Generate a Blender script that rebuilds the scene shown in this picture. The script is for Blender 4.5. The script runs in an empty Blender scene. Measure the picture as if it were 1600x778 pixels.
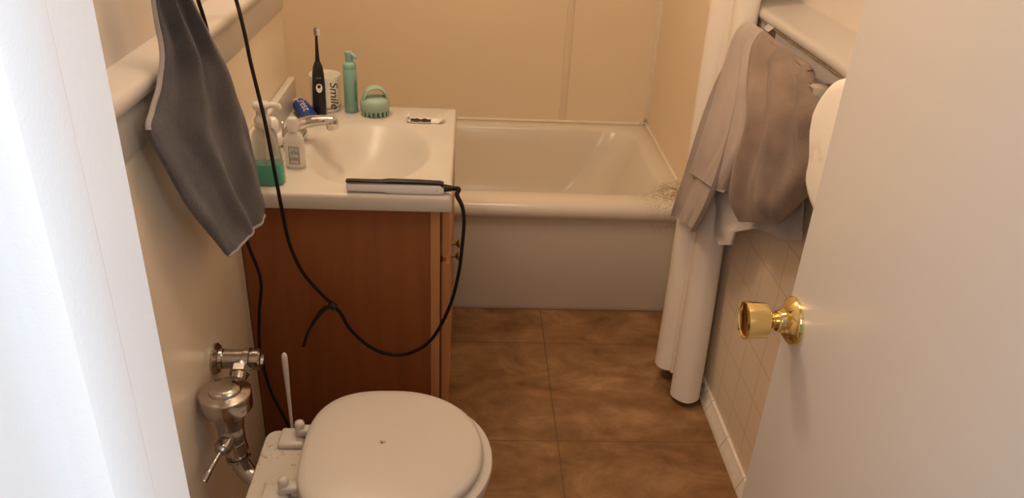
import bpy, bmesh, math, random
from mathutils import Vector, Matrix, noise
random.seed(7)
S = bpy.context.scene
COL = S.collection

# ------------------------------------------------------------------ camera
CAM = Vector((0.50594942, -2.29235076, 1.47448676))
R_ = Vector((0.99809738, -0.04028355, 0.04667825))
U_ = Vector((-0.02202665, 0.474143, 0.88017228))
F_ = Vector((0.05758863, 0.87952581, -0.47235358))
FPX = 1248.06


def at(px, py, axis, val):
    """point of the place on the plane axis=val that the photograph shows at (px, py)"""
    d = F_ + R_ * ((px - 800) / FPX) - U_ * ((py - 389) / FPX)
    return CAM + d * ((val - CAM[axis]) / d[axis])


cd = bpy.data.cameras.new('camera')
cam = bpy.data.objects.new('camera', cd)
COL.objects.link(cam)
m = Matrix((R_, U_, -F_)).transposed().to_4x4()
m.translation = CAM
cam.matrix_world = m
cd.sensor_width = 36
cd.lens = FPX * 36 / 1600
cd.clip_start = 0.02
S.camera = cam

# ------------------------------------------------------------------ materials
def mat(name, col, rough=.5, metal=0, spec=.5, trans=0, ior=1.45, bump=0, bscale=60, var=0, vscale=6, coat=0, alpha=1):
    M = bpy.data.materials.new(name)
    M.use_nodes = True
    nt = M.node_tree
    b = nt.nodes['Principled BSDF']
    b.inputs['Base Color'].default_value = (*col, 1)
    b.inputs['Roughness'].default_value = rough
    b.inputs['Metallic'].default_value = metal
    b.inputs['Specular IOR Level'].default_value = spec
    b.inputs['Transmission Weight'].default_value = trans
    b.inputs['IOR'].default_value = ior
    b.inputs['Coat Weight'].default_value = coat
    b.inputs['Alpha'].default_value = alpha
    tc = nt.nodes.new('ShaderNodeTexCoord')
    if var:
        n = nt.nodes.new('ShaderNodeTexNoise')
        n.inputs['Scale'].default_value = vscale
        n.inputs['Detail'].default_value = 5
        nt.links.new(tc.outputs['Object'], n.inputs['Vector'])
        r = nt.nodes.new('ShaderNodeValToRGB')
        r.color_ramp.elements[0].position = .3
        r.color_ramp.elements[1].position = .7
        r.color_ramp.elements[0].color = (*[c * (1 - var) for c in col], 1)
        r.color_ramp.elements[1].color = (*[min(1, c * (1 + var)) for c in col], 1)
        nt.links.new(n.outputs['Fac'], r.inputs['Fac'])
        nt.links.new(r.outputs['Color'], b.inputs['Base Color'])
    if bump:
        n = nt.nodes.new('ShaderNodeTexNoise')
        n.inputs['Scale'].default_value = bscale
        n.inputs['Detail'].default_value = 4
        nt.links.new(tc.outputs['Object'], n.inputs['Vector'])
        bp = nt.nodes.new('ShaderNodeBump')
        bp.inputs['Strength'].default_value = bump
        bp.inputs['Distance'].default_value = .004
        nt.links.new(n.outputs['Fac'], bp.inputs['Height'])
        nt.links.new(bp.outputs['Normal'], b.inputs['Normal'])
    return M


def blotch(M, centre, radius, col, scale=40, lo=.45, hi=.6):
    """irregular patch, mostly dirt, round one point of a surface"""
    nt = M.node_tree
    N, L = nt.nodes.new, nt.links.new
    b = nt.nodes['Principled BSDF']
    src = b.inputs['Base Color'].links[0].from_socket if b.inputs['Base Color'].links else None
    tc = N('ShaderNodeTexCoord')
    d = N('ShaderNodeVectorMath'); d.operation = 'DISTANCE'
    d.inputs[1].default_value = centre
    L(tc.outputs['Object'], d.inputs[0])
    mr = N('ShaderNodeMapRange')
    mr.inputs['From Min'].default_value = radius
    mr.inputs['From Max'].default_value = radius * .15
    L(d.outputs['Value'], mr.inputs['Value'])
    n = N('ShaderNodeTexNoise'); n.inputs['Scale'].default_value = scale; n.inputs['Detail'].default_value = 6
    L(tc.outputs['Object'], n.inputs['Vector'])
    r = N('ShaderNodeMapRange')
    r.inputs['From Min'].default_value = lo; r.inputs['From Max'].default_value = hi
    L(n.outputs['Fac'], r.inputs['Value'])
    mu = N('ShaderNodeMath'); mu.operation = 'MULTIPLY'
    L(mr.outputs['Result'], mu.inputs[0]); L(r.outputs['Result'], mu.inputs[1])
    mx = N('ShaderNodeMix'); mx.data_type = 'RGBA'
    L(mu.outputs['Value'], mx.inputs['Factor'])
    if src:
        L(src, mx.inputs['A'])
    else:
        mx.inputs['A'].default_value = b.inputs['Base Color'].default_value
    mx.inputs['B'].default_value = (*col, 1)
    L(mx.outputs['Result'], b.inputs['Base Color'])


def tiles(M, u, v, w, h, off, groove, mcol, mortar=.002, offset=0, bump=.3):
    """a grid of joints over a material; u, v = axes 0..2"""
    nt = M.node_tree
    N, L = nt.nodes.new, nt.links.new
    b = nt.nodes['Principled BSDF']
    tc = N('ShaderNodeTexCoord')
    sx = N('ShaderNodeSeparateXYZ'); L(tc.outputs['Object'], sx.inputs[0])
    cx = N('ShaderNodeCombineXYZ')
    for k, a in ((0, u), (1, v)):
        ad = N('ShaderNodeMath'); ad.operation = 'SUBTRACT'
        L(sx.outputs[a], ad.inputs[0]); ad.inputs[1].default_value = off[k]
        L(ad.outputs[0], cx.inputs[k])
    br = N('ShaderNodeTexBrick')
    br.offset = offset; br.squash = 1
    br.inputs['Scale'].default_value = 1
    br.inputs['Brick Width'].default_value = w
    br.inputs['Row Height'].default_value = h
    br.inputs['Mortar Size'].default_value = mortar
    br.inputs['Mortar Smooth'].default_value = .2
    L(cx.outputs[0], br.inputs['Vector'])
    mx = N('ShaderNodeMix'); mx.data_type = 'RGBA'
    f = N('ShaderNodeMath'); f.operation = 'MULTIPLY'; f.inputs[1].default_value = groove
    L(br.outputs['Fac'], f.inputs[0]); L(f.outputs[0], mx.inputs['Factor'])
    if b.inputs['Base Color'].links:
        L(b.inputs['Base Color'].links[0].from_socket, mx.inputs['A'])
    else:
        mx.inputs['A'].default_value = b.inputs['Base Color'].default_value
    mx.inputs['B'].default_value = (*mcol, 1)
    L(mx.outputs['Result'], b.inputs['Base Color'])
    bp = N('ShaderNodeBump'); bp.invert = True
    bp.inputs['Strength'].default_value = bump; bp.inputs['Distance'].default_value = .002
    L(br.outputs['Fac'], bp.inputs['Height'])
    L(bp.outputs['Normal'], b.inputs['Normal'])
    return br


def floor_mat():
    M = mat('stone vinyl', (.3, .2, .11), rough=.38, spec=.4)
    nt = M.node_tree
    N, L = nt.nodes.new, nt.links.new
    b = nt.nodes['Principled BSDF']
    tc = N('ShaderNodeTexCoord')
    # each tile gets its own veining: shift the noise by the tile index
    mp = N('ShaderNodeMapping')
    mp.inputs['Rotation'].default_value = (0, 0, .6)
    mp.inputs['Scale'].default_value = (1.1, 1.7, 1)
    L(tc.outputs['Object'], mp.inputs['Vector'])
    n = N('ShaderNodeTexNoise')
    n.inputs['Scale'].default_value = 4.5; n.inputs['Detail'].default_value = 9
    n.inputs['Roughness'].default_value = .62; n.inputs['Distortion'].default_value = .9
    L(mp.outputs[0], n.inputs['Vector'])
    r = N('ShaderNodeValToRGB')
    e = r.color_ramp.elements
    e[0].position = .24; e[0].color = (.130, .059, .023, 1)
    e[1].position = .76; e[1].color = (.43, .26, .128, 1)
    for p, c in ((.40, (.212, .105, .042)), (.52, (.256, .132, .055)), (.62, (.325, .18, .084))):
        q = e.new(p); q.color = (*c, 1)
    L(n.outputs['Fac'], r.inputs['Fac'])
    n2 = N('ShaderNodeTexNoise'); n2.inputs['Scale'].default_value = 30; n2.inputs['Detail'].default_value = 6
    L(tc.outputs['Object'], n2.inputs['Vector'])
    mx = N('ShaderNodeMix'); mx.data_type = 'RGBA'; mx.blend_type = 'OVERLAY'
    mx.inputs['Factor'].default_value = .4
    L(r.outputs['Color'], mx.inputs['A']); L(n2.outputs['Color'], mx.inputs['B'])
    bw = N('ShaderNodeRGBToBW'); L(n2.outputs['Color'], bw.inputs[0]); L(bw.outputs[0], mx.inputs['B'])
    L(mx.outputs['Result'], b.inputs['Base Color'])
    tiles(M, 0, 1, .4587, .4587, (.7648, -.1815), .75, (.10, .06, .035), mortar=.0016, bump=.4)
    blotch(M, (1.185, -.40, 0), .11, (.03, .02, .012), 45, .35, .5)  # mottled dark patch on the floor by the curtain foot
    return M


def wood_mat(name, base, dark, axis_scale, rough=.42):
    M = mat(name, base, rough=rough, spec=.35)
    nt = M.node_tree
    N, L = nt.nodes.new, nt.links.new
    b = nt.nodes['Principled BSDF']
    tc = N('ShaderNodeTexCoord')
    mp = N('ShaderNodeMapping'); mp.inputs['Scale'].default_value = axis_scale
    L(tc.outputs['Object'], mp.inputs['Vector'])
    n = N('ShaderNodeTexNoise'); n.inputs['Scale'].default_value = 3; n.inputs['Detail'].default_value = 8
    n.inputs['Distortion'].default_value = .4
    L(mp.outputs[0], n.inputs['Vector'])
    r = N('ShaderNodeValToRGB')
    r.color_ramp.elements[0].position = .32; r.color_ramp.elements[1].position = .72
    r.color_ramp.elements[0].color = (*dark, 1); r.color_ramp.elements[1].color = (*base, 1)
    L(n.outputs['Fac'], r.inputs['Fac']); L(r.outputs['Color'], b.inputs['Base Color'])
    return M


def terry(name, col, bump=.7, scale=520, var=.12):
    M = mat(name, col, rough=.95, spec=.1, bump=bump, bscale=scale, var=var, vscale=9)
    M.node_tree.nodes['Principled BSDF'].inputs['Sheen Weight'].default_value = .25
    return M


M_floor = floor_mat()
M_panel = mat('surround panel', (.80, .66, .47), rough=.35, spec=.4, bump=.03, bscale=6, var=.015, vscale=2)
M_wall = mat('cream wall paint', (.70, .62, .54), rough=.5, spec=.4, bump=.12, bscale=45, var=.02, vscale=3)
M_wains = mat('painted wainscot tile', (.78, .66, .50), rough=.3, spec=.5, var=.03, vscale=5)
M_wains2 = mat('painted tile, right', (.78, .66, .50), rough=.3, spec=.5, var=.03, vscale=5)
tiles(M_wains2, 1, 2, .108, .108, (-.43, .025),   .55, (.50, .37, .23), mortar=.0020, bump=.4)
M_cap = mat('glossy cream trim paint', (.55, .495, .44), rough=.3, spec=.5, bump=.08, bscale=30)
M_caulk = mat('aged caulk', (.80, .70, .53), rough=.6, var=.03, vscale=20)
M_grime = mat('grimy joint', (.33, .22, .13), rough=.8, var=.4, vscale=80)
M_base = mat('baseboard tile paint', (.80, .72, .62), rough=.4, var=.06, vscale=40)
M_jamb = mat('white gloss paint', (.84, .845, .86), rough=.4, spec=.4, bump=.10, bscale=700)
M_door = mat('door paint', (.70, .66, .63), rough=.33, spec=.5, bump=.02, bscale=140)
M_ceil = mat('ceiling paint', (.8, .76, .7), rough=.8)
M_tub = mat('tub enamel', (.72, .64, .52), rough=.16, spec=.5)
M_porc = mat('porcelain', (.55, .505, .44), rough=.14, spec=.5, var=.02, vscale=14)
M_lid = mat('seat plastic', (.555, .505, .455), rough=.32, spec=.45)
M_marble = mat('cultured marble', (.60, .55, .48), rough=.30, spec=.4, var=.02, vscale=8)
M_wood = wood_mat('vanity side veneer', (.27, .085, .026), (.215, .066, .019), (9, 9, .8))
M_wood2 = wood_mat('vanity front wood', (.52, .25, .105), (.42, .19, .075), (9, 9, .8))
M_dark = mat('dark gap', (.03, .015, .008), rough=.9)
M_chrome = mat('chrome', (.72, .70, .68), rough=.09, metal=1)
M_chrome2 = mat('worn chrome', (.50, .46, .43), rough=.17, metal=1, bump=.04, bscale=90)
M_brass = mat('polished brass', (.80, .62, .27), rough=.09, metal=1)
M_abrass = mat('antique brass', (.32, .25, .11), rough=.35, metal=1)
M_black = mat('black plastic', (.012, .011, .012), rough=.38)
M_cord = mat('black cord rubber', (.010, .006, .005), rough=.6, spec=.25)
M_white = mat('white plastic', (.85, .82, .80), rough=.35)
M_grey = mat('grey print', (.38, .34, .31), rough=.5)
M_ink = mat('black ink', (.03, .025, .02), rough=.6)
M_curtain = mat('shower curtain', (.76, .67, .58), rough=.42, spec=.4, bump=.04, bscale=30)
M_towg = terry('grey terry', (.098, .087, .089), .8, 480, .28)
M_hem = terry('grey hem', (.40, .36, .34), .5)
M_towa = terry('taupe terry', (.45, .36, .30), .6, 480, .12)
M_towb = terry('brown grey terry', (.27, .185, .135), .7, 480, .32)
M_towc = terry('pale grey terry', (.56, .49, .44), .5)
M_paper = mat('tissue paper', (.90, .84, .74), rough=.95, spec=.1, bump=.1, bscale=200)
M_core = mat('cardboard', (.42, .30, .18), rough=.9)
M_mint = mat('mint plastic', (.24, .43, .38), rough=.35)
M_mint2 = mat('mint rubber', (.34, .46, .36), rough=.45)
M_mintd = mat('dark green print', (.06, .16, .12), rough=.5)
M_blue = mat('tube blue', (.015, .045, .22), rough=.3)
M_red = mat('tube red', (.55, .03, .03), rough=.4)
M_clear = mat('clear plastic', (.95, .93, .90), rough=.13, trans=.91, ior=1.15)
M_frost = mat('frosted plastic', (.92, .88, .82), rough=.35, trans=.5, ior=1.3)
M_green = mat('green soap', (.0, .50, .33), rough=.10, trans=.15, ior=1.33)
M_ceram = mat('mug glaze', (.88, .82, .72), rough=.2)
M_plate = mat('heating plate', (.35, .30, .30), rough=.25, metal=1)
M_foil = mat('blister foil', (.80, .78, .78), rough=.25, metal=.3)

# ------------------------------------------------------------------ builders
def obj(name, bm, material, parent=None, smooth=True, origin=None):
    """bm is in world coordinates; ONE mesh object"""
    me = bpy.data.meshes.new(name)
    bmesh.ops.recalc_face_normals(bm, faces=bm.faces)
    o = bpy.data.objects.new(name, me)
    COL.objects.link(o)
    if parent is not None:
        org = Vector(parent['_org'])
        o.parent = parent
    elif origin is not None:
        org = Vector(origin); o.location = org
    else:
        org = Vector((0, 0, 0))
    bmesh.ops.translate(bm, verts=bm.verts, vec=-org)
    bm.to_mesh(me); bm.free()
    for mm in (material if isinstance(material, (list, tuple)) else [material]):
        me.materials.append(mm)
    if smooth:
        for p in me.polygons:
            p.use_smooth = True
        me.set_sharp_from_angle(angle=math.radians(42))
    o['_org'] = list(org)
    return o


def thing(name, label, cat, loc, group=None):
    o = bpy.data.objects.new(name, None)
    COL.objects.link(o)
    o.location = loc
    o.empty_display_size = .03
    o['label'] = label; o['category'] = cat
    if group: o['group'] = group
    o['_org'] = list(loc)
    return o


def tag(o, label, cat, group=None):
    o['label'] = label; o['category'] = cat
    if group: o['group'] = group
    return o


def struct(name, bm, material, smooth=False, parent=None):
    o = obj(name, bm, material, parent, smooth)
    if parent is None: o['kind'] = 'structure'
    return o


def box(bm, lo, hi, bev=0, seg=2, mi=0):
    lo, hi = Vector(lo), Vector(hi)
    g = bmesh.ops.create_cube(bm, size=1)
    for v in g['verts']:
        v.co = Vector([lo[i] + (v.co[i] + .5) * (hi[i] - lo[i]) for i in range(3)])
    fs = {f for v in g['verts'] for f in v.link_faces}
    for f in fs: f.material_index = mi
    if bev:
        es = list({e for v in g['verts'] for e in v.link_edges})
        bmesh.ops.bevel(bm, geom=es, offset=bev, segments=seg, affect='EDGES', profile=.5)
    return bm


def B(lo, hi, bev=0, seg=2):
    return box(bmesh.new(), lo, hi, bev, seg)


def loft(bm, rings, close=True, cap0=True, cap1=True, mi=0):
    """rings: lists of Vectors of the same length"""
    vr = [[bm.verts.new(p) for p in r] for r in rings]
    n = len(rings[0])
    for a, b in zip(vr, vr[1:]):
        for i in range(n if close else n - 1):
            j = (i + 1) % n
            f = bm.faces.new((a[i], a[j], b[j], b[i])); f.material_index = mi
    if cap0 and close: bm.faces.new(list(reversed(vr[0]))).material_index = mi
    if cap1 and close: bm.faces.new(vr[-1]).material_index = mi
    return vr


def frame(d):
    d = Vector(d).normalized()
    a = Vector((0, 0, 1)) if abs(d.z) < .9 else Vector((1, 0, 0))
    u = d.cross(a).normalized()
    return u, d.cross(u).normalized(), d


def lathe(bm, base, axis, prof, n=40, cap0=True, cap1=True, mi=0):
    """prof: (height along axis, radius)"""
    base = Vector(base)
    u, w, d = frame(axis)
    rings = [[base + d * h + (u * math.cos(2 * math.pi * k / n) + w * math.sin(2 * math.pi * k / n)) * max(r, 1e-4) for k in range(n)] for h, r in prof]
    return loft(bm, rings, True, cap0, cap1, mi)


def lat(base, axis, prof, n=40, **k):
    bm = bmesh.new(); lathe(bm, base, axis, prof, n, **k); return bm


def spline(pts, per=8):
    """Catmull-Rom through the points"""
    pts = [Vector(p) for p in pts]
    P = [pts[0] * 2 - pts[1]] + pts + [pts[-1] * 2 - pts[-2]]
    out = []
    for i in range(1, len(P) - 2):
        p0, p1, p2, p3 = P[i - 1:i + 3]
        for k in range(per):
            t = k / per
            out.append(.5 * ((2 * p1) + (p2 - p0) * t + (2 * p0 - 5 * p1 + 4 * p2 - p3) * t * t + (3 * p1 - p0 - 3 * p2 + p3) * t ** 3))
    out.append(pts[-1])
    return out


def tube(bm, pts, rad, n=14, mi=0):
    """rad: number or list along the points"""
    rings = []
    u = None
    for i, p in enumerate(pts):
        t = (pts[min(i + 1, len(pts) - 1)] - pts[max(i - 1, 0)]).normalized()
        if u is None: u = frame(t)[0]
        u = (u - t * u.dot(t)).normalized()
        w = t.cross(u)
        r = rad[i] if isinstance(rad, (list, tuple)) else rad
        rings.append([p + (u * math.cos(2 * math.pi * k / n) + w * math.sin(2 * math.pi * k / n)) * r for k in range(n)])
    loft(bm, rings, mi=mi)
    return bm


def T(pts, rad, n=14, per=8):
    return tube(bmesh.new(), spline(pts, per) if len(pts) > 2 else [Vector(p) for p in pts], rad, n)


def text_bm(s, size, depth=.0003, shear=0):
    cu = bpy.data.curves.new('txt', 'FONT')
    cu.body = s; cu.size = size; cu.extrude = depth; cu.shear = shear; cu.align_x = 'CENTER'; cu.align_y = 'CENTER'
    o = bpy.data.objects.new('txt', cu)
    COL.objects.link(o)
    dg = bpy.context.evaluated_depsgraph_get()
    me = bpy.data.meshes.new_from_object(o.evaluated_get(dg))
    bm = bmesh.new(); bm.from_mesh(me)
    bpy.data.objects.remove(o); bpy.data.curves.remove(cu); bpy.data.meshes.remove(me)
    bmesh.ops.subdivide_edges(bm, edges=[e for e in bm.edges if e.calc_length() > size * .12], cuts=2)
    return bm


def wrap(bm, centre, r, ang, zc, rot=0):
    """lay flat lettering round a vertical cylinder; ang = direction it faces"""
    for v in bm.verts:
        x, y, d = v.co
        x, y = x * math.cos(rot) - y * math.sin(rot), x * math.sin(rot) + y * math.cos(rot)
        a = ang + x / r
        q = r + .0003 + d
        v.co = Vector((centre[0] + q * math.cos(a), centre[1] + q * math.sin(a), zc + y))
    return bm


def place(bm, origin, xdir, ydir):
    """lay flat lettering in a plane"""
    xd, yd = Vector(xdir).normalized(), Vector(ydir).normalized()
    nd = xd.cross(yd)
    for v in bm.verts:
        v.co = Vector(origin) + xd * v.co.x + yd * v.co.y + nd * v.co.z
    return bm


def cloth(sections, nu=48, per=6, folds=(), thick=.006, rough=.0015, seed=0, roll=.010):
    """a hanging cloth: sections = (left point, right point) from top to bottom, folds = (u, width, depth)
    depth is pushed along the cloth's own normal; a closed sheet with real thickness"""
    Ls = spline([a for a, b in sections], per)
    Rs = spline([b for a, b in sections], per)
    nv = len(Ls)
    G = []
    for j in range(nv):
        v = j / (nv - 1)
        a, b = Ls[j], Rs[j]
        dv = ((Ls[min(j + 1, nv - 1)] + Rs[min(j + 1, nv - 1)]) - (Ls[max(j - 1, 0)] + Rs[max(j - 1, 0)])).normalized()
        du = (b - a)
        nrm = du.cross(dv)
        nrm = nrm.normalized() if nrm.length > 1e-9 else Vector((1, 0, 0))
        row = []
        for i in range(nu + 1):
            u = i / nu
            d = 0
            for (fu, fw, fd, drift) in folds:
                c = fu + drift * v
                d += fd * math.exp(-((u - c) / fw) ** 2) * (.35 + .65 * min(1, v * 3)) * min(1, .04 + (1 - v) * 4)
            e = min(u, 1 - u)
            d -= roll * (1 - math.sqrt(max(0, 1 - max(0, 1 - e / .16) ** 2)))
            p = a.lerp(b, u)
            d += rough * 2 * noise.noise(Vector((u * 7 + seed, v * 7, seed)))
            row.append((p, nrm, d))
        G.append(row)
    return G


def sheet(G, thick, sign=1):
    bm = bmesh.new()
    nv, nu = len(G), len(G[0])
    f = [[bm.verts.new(p + n * (d * sign)) for p, n, d in row] for row in G]
    b = [[bm.verts.new(p + n * (d * sign - thick * sign)) for p, n, d in row] for row in G]
    for j in range(nv - 1):
        for i in range(nu - 1):
            bm.faces.new((f[j][i], f[j][i + 1], f[j + 1][i + 1], f[j + 1][i]))
            bm.faces.new((b[j][i], b[j + 1][i], b[j + 1][i + 1], b[j][i + 1]))
    for j in range(nv - 1):
        bm.faces.new((f[j][0], f[j + 1][0], b[j + 1][0], b[j][0]))
        bm.faces.new((f[j][-1], b[j][-1], b[j + 1][-1], f[j + 1][-1]))
    for i in range(nu - 1):
        bm.faces.new((f[0][i], b[0][i], b[0][i + 1], f[0][i + 1]))
        bm.faces.new((f[-1][i], f[-1][i + 1], b[-1][i + 1], b[-1][i]))
    return bm


def surf(G, j, i, sign=1, off=0):
    p, n, d = G[j][i]
    return p + n * (d * sign + off * sign)


# ------------------------------------------------------------------ the room
W = 1.2225          # right wall face
YC = -.0838         # outer corner of the left wall, far end of the vanity
TD = .7654          # back wall
ZT = .418           # tub rim
H = 2.40
YD = -1.95          # bathroom face of the doorway wall

struct('floor', B((-.6, -3.6, -.08), (2.0, TD + .1, 0)), M_floor)
struct('ceiling', B((-.6, -3.6, H), (2.0, TD + .1, H + .08)), M_ceil)

bm = bmesh.new()
box(bm, (-.45, TD, 0), (1.6, TD + .1, H))
struct('wall_back', bm, M_panel)
# left: wainscot up to the ledge, set-back plaster above, and the alcove wall at the tub's hidden end
bm = bmesh.new()
box(bm, (-.16, -2.05, 0), (0, YC, 1.05), .006, 3)
struct('wall_left', bm, M_wains, True)
bm = bmesh.new()
box(bm, (-.16, -2.05, 1.05), (-.047, YC, H))
struct('wall_upper_left', bm, M_wall)
bm = bmesh.new()
box(bm, (-.45, YC - .05, 0), (-.305, TD, H))
box(bm, (-.45, YC - .10, 0), (-.15, YC - .002, H))
struct('wall_alcove', bm, M_panel)
# right
bm = bmesh.new()
box(bm, (W, -2.05, 0), (1.6, -.02, 1.05))
struct('wall_right', bm, M_wains2)
bm = bmesh.new()
box(bm, (W + .10, -2.05, 1.05), (1.6, -.06, H))
struct('wall_upper_right', bm, M_wall)
bm = bmesh.new()
box(bm, (W, -.02, 0), (1.6, TD, H))
struct('wall_alcove_right', bm, M_panel)

# doorway wall
bm = bmesh.new()
box(bm, (-.6, YD - .14, 0), (.325, YD, H))
box(bm, (.985, YD - .14, 0), (2.0, YD, H))
box(bm, (.325, YD - .14, 2.06), (.985, YD, H))
struct('wall_front', bm, M_wall)

# cap ledges along both walls: fascia board, rounded nose, sloping top
def ledge(name, x0, sgn, depth):
    y0, y1 = (-2.0, YC) if sgn > 0 else (-1.95, -.06)
    prof = [(-.02, 1.004), (.003, 1.004), (.005, 1.010), (.005, 1.0745), (.010, 1.0755), (.0130, 1.079), (.0140, 1.087), (.0125, 1.094), (.008, 1.099), (.0, 1.102), (-depth, 1.112), (-depth - .01, 1.112), (-depth - .01, 1.05), (-.02, 1.05)]
    bm = bmesh.new()
    rings = [[Vector((x0 + sgn * dx, y, z)) for dx, z in prof] for y in (y0, y1)]
    loft(bm, rings)
    return struct(name, bm, M_cap, True)


ledge('trim_1', 0, 1, .047)
ledge('trim_2', W, -1, .10)
# grimy caulk under the nose of the right ledge
pts = [Vector((W - .0085, -1.6 + k * .02, 1.0725 + .0012 * noise.noise(Vector((k * .7, 0, 3))))) for k in range(78)]
bm = bmesh.new(); tube(bm, pts, [.0014 + .0018 * max(0, noise.noise(Vector((k * .45, 1, 0))) + .3) for k in range(78)], 8)
struct('trim_3', bm, M_grime, True)

# panel seams of the tub surround
def strip(name, lo, hi):
    return struct(name, B(lo, hi, .002), M_panel, True)


strip('trim_4', (.868, TD - .004, ZT), (.893, TD + .01, H))
bm = bmesh.new()
box(bm, (W - .013, TD - .005, ZT), (W + .01, TD + .01, H), .002)
box(bm, (W - .005, TD - .013, ZT), (W + .01, TD + .01, H), .002)
struct('trim_5', bm, M_caulk, True)
# caulk bead round the tub rim
bm = bmesh.new()
tube(bm, [Vector((-.30, TD - .003, ZT + .002)), Vector((W - .003, TD - .003, ZT + .002))], .006, 10)
tube(bm, [Vector((W - .003, TD, ZT + .002)), Vector((W - .003, .02, ZT + .002))], .006, 10)
blotch(M_caulk, (W, .05, ZT), .18, (.10, .07, .04), 70, .4, .55)
blotch(M_caulk, (W, TD, ZT), .035, (.05, .035, .02), 90, .4, .5)
struct('trim_6', bm, M_caulk, True)

# right baseboard: a row of short cove tiles
bm = bmesh.new()
ys = [-.517 + .1515 * k for k in range(-9, 4)]
for a, b in zip(ys, ys[1:]):
    a, b = a + .0012, min(b - .0012, -.03)
    prof = [(0, 0), (-.020, 0), (-.019, .010), (-.014, .022), (-.009, .034), (-.006, .044), (0, .046)]
    loft(bm, [[Vector((W + dx, y, z)) for dx, z in prof] for y in (a, b)])
box(bm, (W - .004, -1.9, 0), (W, -.03, .03))
o = struct('baseboard_right', bm, [M_base], True)
blotch(M_base, (W - .02, -.36, 0), .16, (.04, .025, .015), 60, .42, .55)
bm = bmesh.new()
for y in ys[1:-1]:
    loft(bm, [[Vector((W + dx, yy, z)) for dx, z in ((0, 0), (-.0196, 0), (-.0186, .010), (-.0136, .0218), (-.0086, .0336), (-.0056, .0434), (0, .0456))] for yy in (y - .0016, y + .0016)])
struct('trim_7', bm, M_grime)

# door frame on the left of the doorway: jamb with its stop
bm = bmesh.new()
prof = [(.325, -1.950), (.345, -1.950), (.352, -1.953), (.355, -1.958), (.355, -2.012), (.3555, -2.017), (.3665, -2.0205), (.3695, -2.023), (.3710, -2.027), (.3710, -2.050), (.3690, -2.054), (.360, -2.057), (.356, -2.060), (.355, -2.064), (.355, -2.100), (.325, -2.100)]
loft(bm, [[Vector((x, y, z)) for x, y in prof] for z in (0, 2.06)])
struct('trim_8', bm, M_jamb, True)
bm = bmesh.new()
prof = [(.985, -1.950), (.970, -1.950), (.970, -2.100), (.985, -2.100)]
loft(bm, [[Vector((x, y, z)) for x, y in prof] for z in (0, 2.06)])
struct('trim_9', bm, M_jamb, True)

# the door, swung right into the room
XF = .95
door = struct('door_1', B((XF, -1.99, .012), (XF + .035, -1.379, 2.02), .003), M_door, True)
K = Vector((XF, -1.4045, .897))
knob = obj('door_knob', lat(K, (-1, 0, 0), [(.018, .011), (.030, .0105), (.034, .013), (.037, .0185), (.0382, .0228), (.0395, .0238), (.066, .0258), (.0680, .0258), (.0688, .0250), (.0682, .0236), (.0668, .0225), (.0660, .0215), (.0660, .001)], 48), M_brass, door)
obj('rose_plate', lat(K, (-1, 0, 0), [(0, .0335), (.003, .0335), (.006, .0315), (.013, .022), (.0155, .0165), (.021, .015), (.021, .010)], 48), M_brass, door)
obj('neck_ring', lat(K, (-1, 0, 0), [(.020, .0125), (.021, .0145), (.0245, .0145), (.0255, .0125)], 32), M_brass, knob)

# ------------------------------------------------------------------ bathtub
def rrect(x0, x1, y0, y1, r, z, n=10):
    out = []
    for cx, cy, a0 in ((x1 - r, y1 - r, 0), (x0 + r, y1 - r, 90), (x0 + r, y0 + r, 180), (x1 - r, y0 + r, 270)):
        for k in range(n + 1):
            a = math.radians(a0 + 90 * k / n)
            out.append(Vector((cx + r * math.cos(a), cy + r * math.sin(a), z)))
    return out


X0, X1, Y1 = -.300, W - .001, TD - .001
tub = thing('bathtub', 'cream enamelled bathtub built in between the panelled walls, behind the vanity', 'bathtub', ((X0 + X1) / 2, .38, 0))
bm = bmesh.new()
rings = [
    rrect(X0, X1, .022, Y1, .004, .0), rrect(X0, X1, .012, Y1, .004, .02), rrect(X0, X1, .010, Y1, .004, .30),
    rrect(X0, X1, .006, Y1, .004, .345), rrect(X0, X1, -.004, Y1, .004, .358), rrect(X0, X1, -.012, Y1, .004, .366), rrect(X0, X1, -.016, Y1, .004, .378),
    rrect(X0, X1, -.014, Y1, .005, .395), rrect(X0, X1, -.004, Y1, .006, .409), rrect(X0, X1, .012, Y1, .007, .416), rrect(X0 + .004, X1 - .002, .030, Y1 - .002, .01, ZT),
    rrect(X0 + .055, X1 - .055, .068, Y1 - .045, .10, ZT - .001), rrect(X0 + .066, X1 - .066, .078, Y1 - .056, .11, ZT - .006), rrect(X0 + .073, X1 - .074, .084, Y1 - .063, .12, ZT - .018),
    rrect(X0 + .085, X1 - .10, .094, Y1 - .072, .13, ZT - .08), rrect(X0 + .11, X1 - .16, .11, Y1 - .09, .14, ZT - .20),
    rrect(X0 + .14, X1 - .22, .13, Y1 - .115, .14, ZT - .295), rrect(X0 + .18, X1 - .27, .17, Y1 - .155, .13, ZT - .325), rrect(X0 + .25, X1 - .34, .24, Y1 - .22, .1, ZT - .33)]
loft(bm, rings)
blotch(M_tub, (1.18 - (X0 + X1) / 2, .085 - .38, ZT), .16, (.36, .26, .14), 130, .44, .62)
blotch(M_tub, (1.20 - (X0 + X1) / 2, .10 - .38, ZT), .09, (.25, .17, .09), 45, .40, .60)
obj('basin', bm, M_tub, tub)
obj('drain', lat((X0 + .36, .38, ZT - .33), (0, 0, 1), [(0, .03), (.004, .03), (.006, .024), (.003, .005)], 24), M_chrome, tub)

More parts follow.
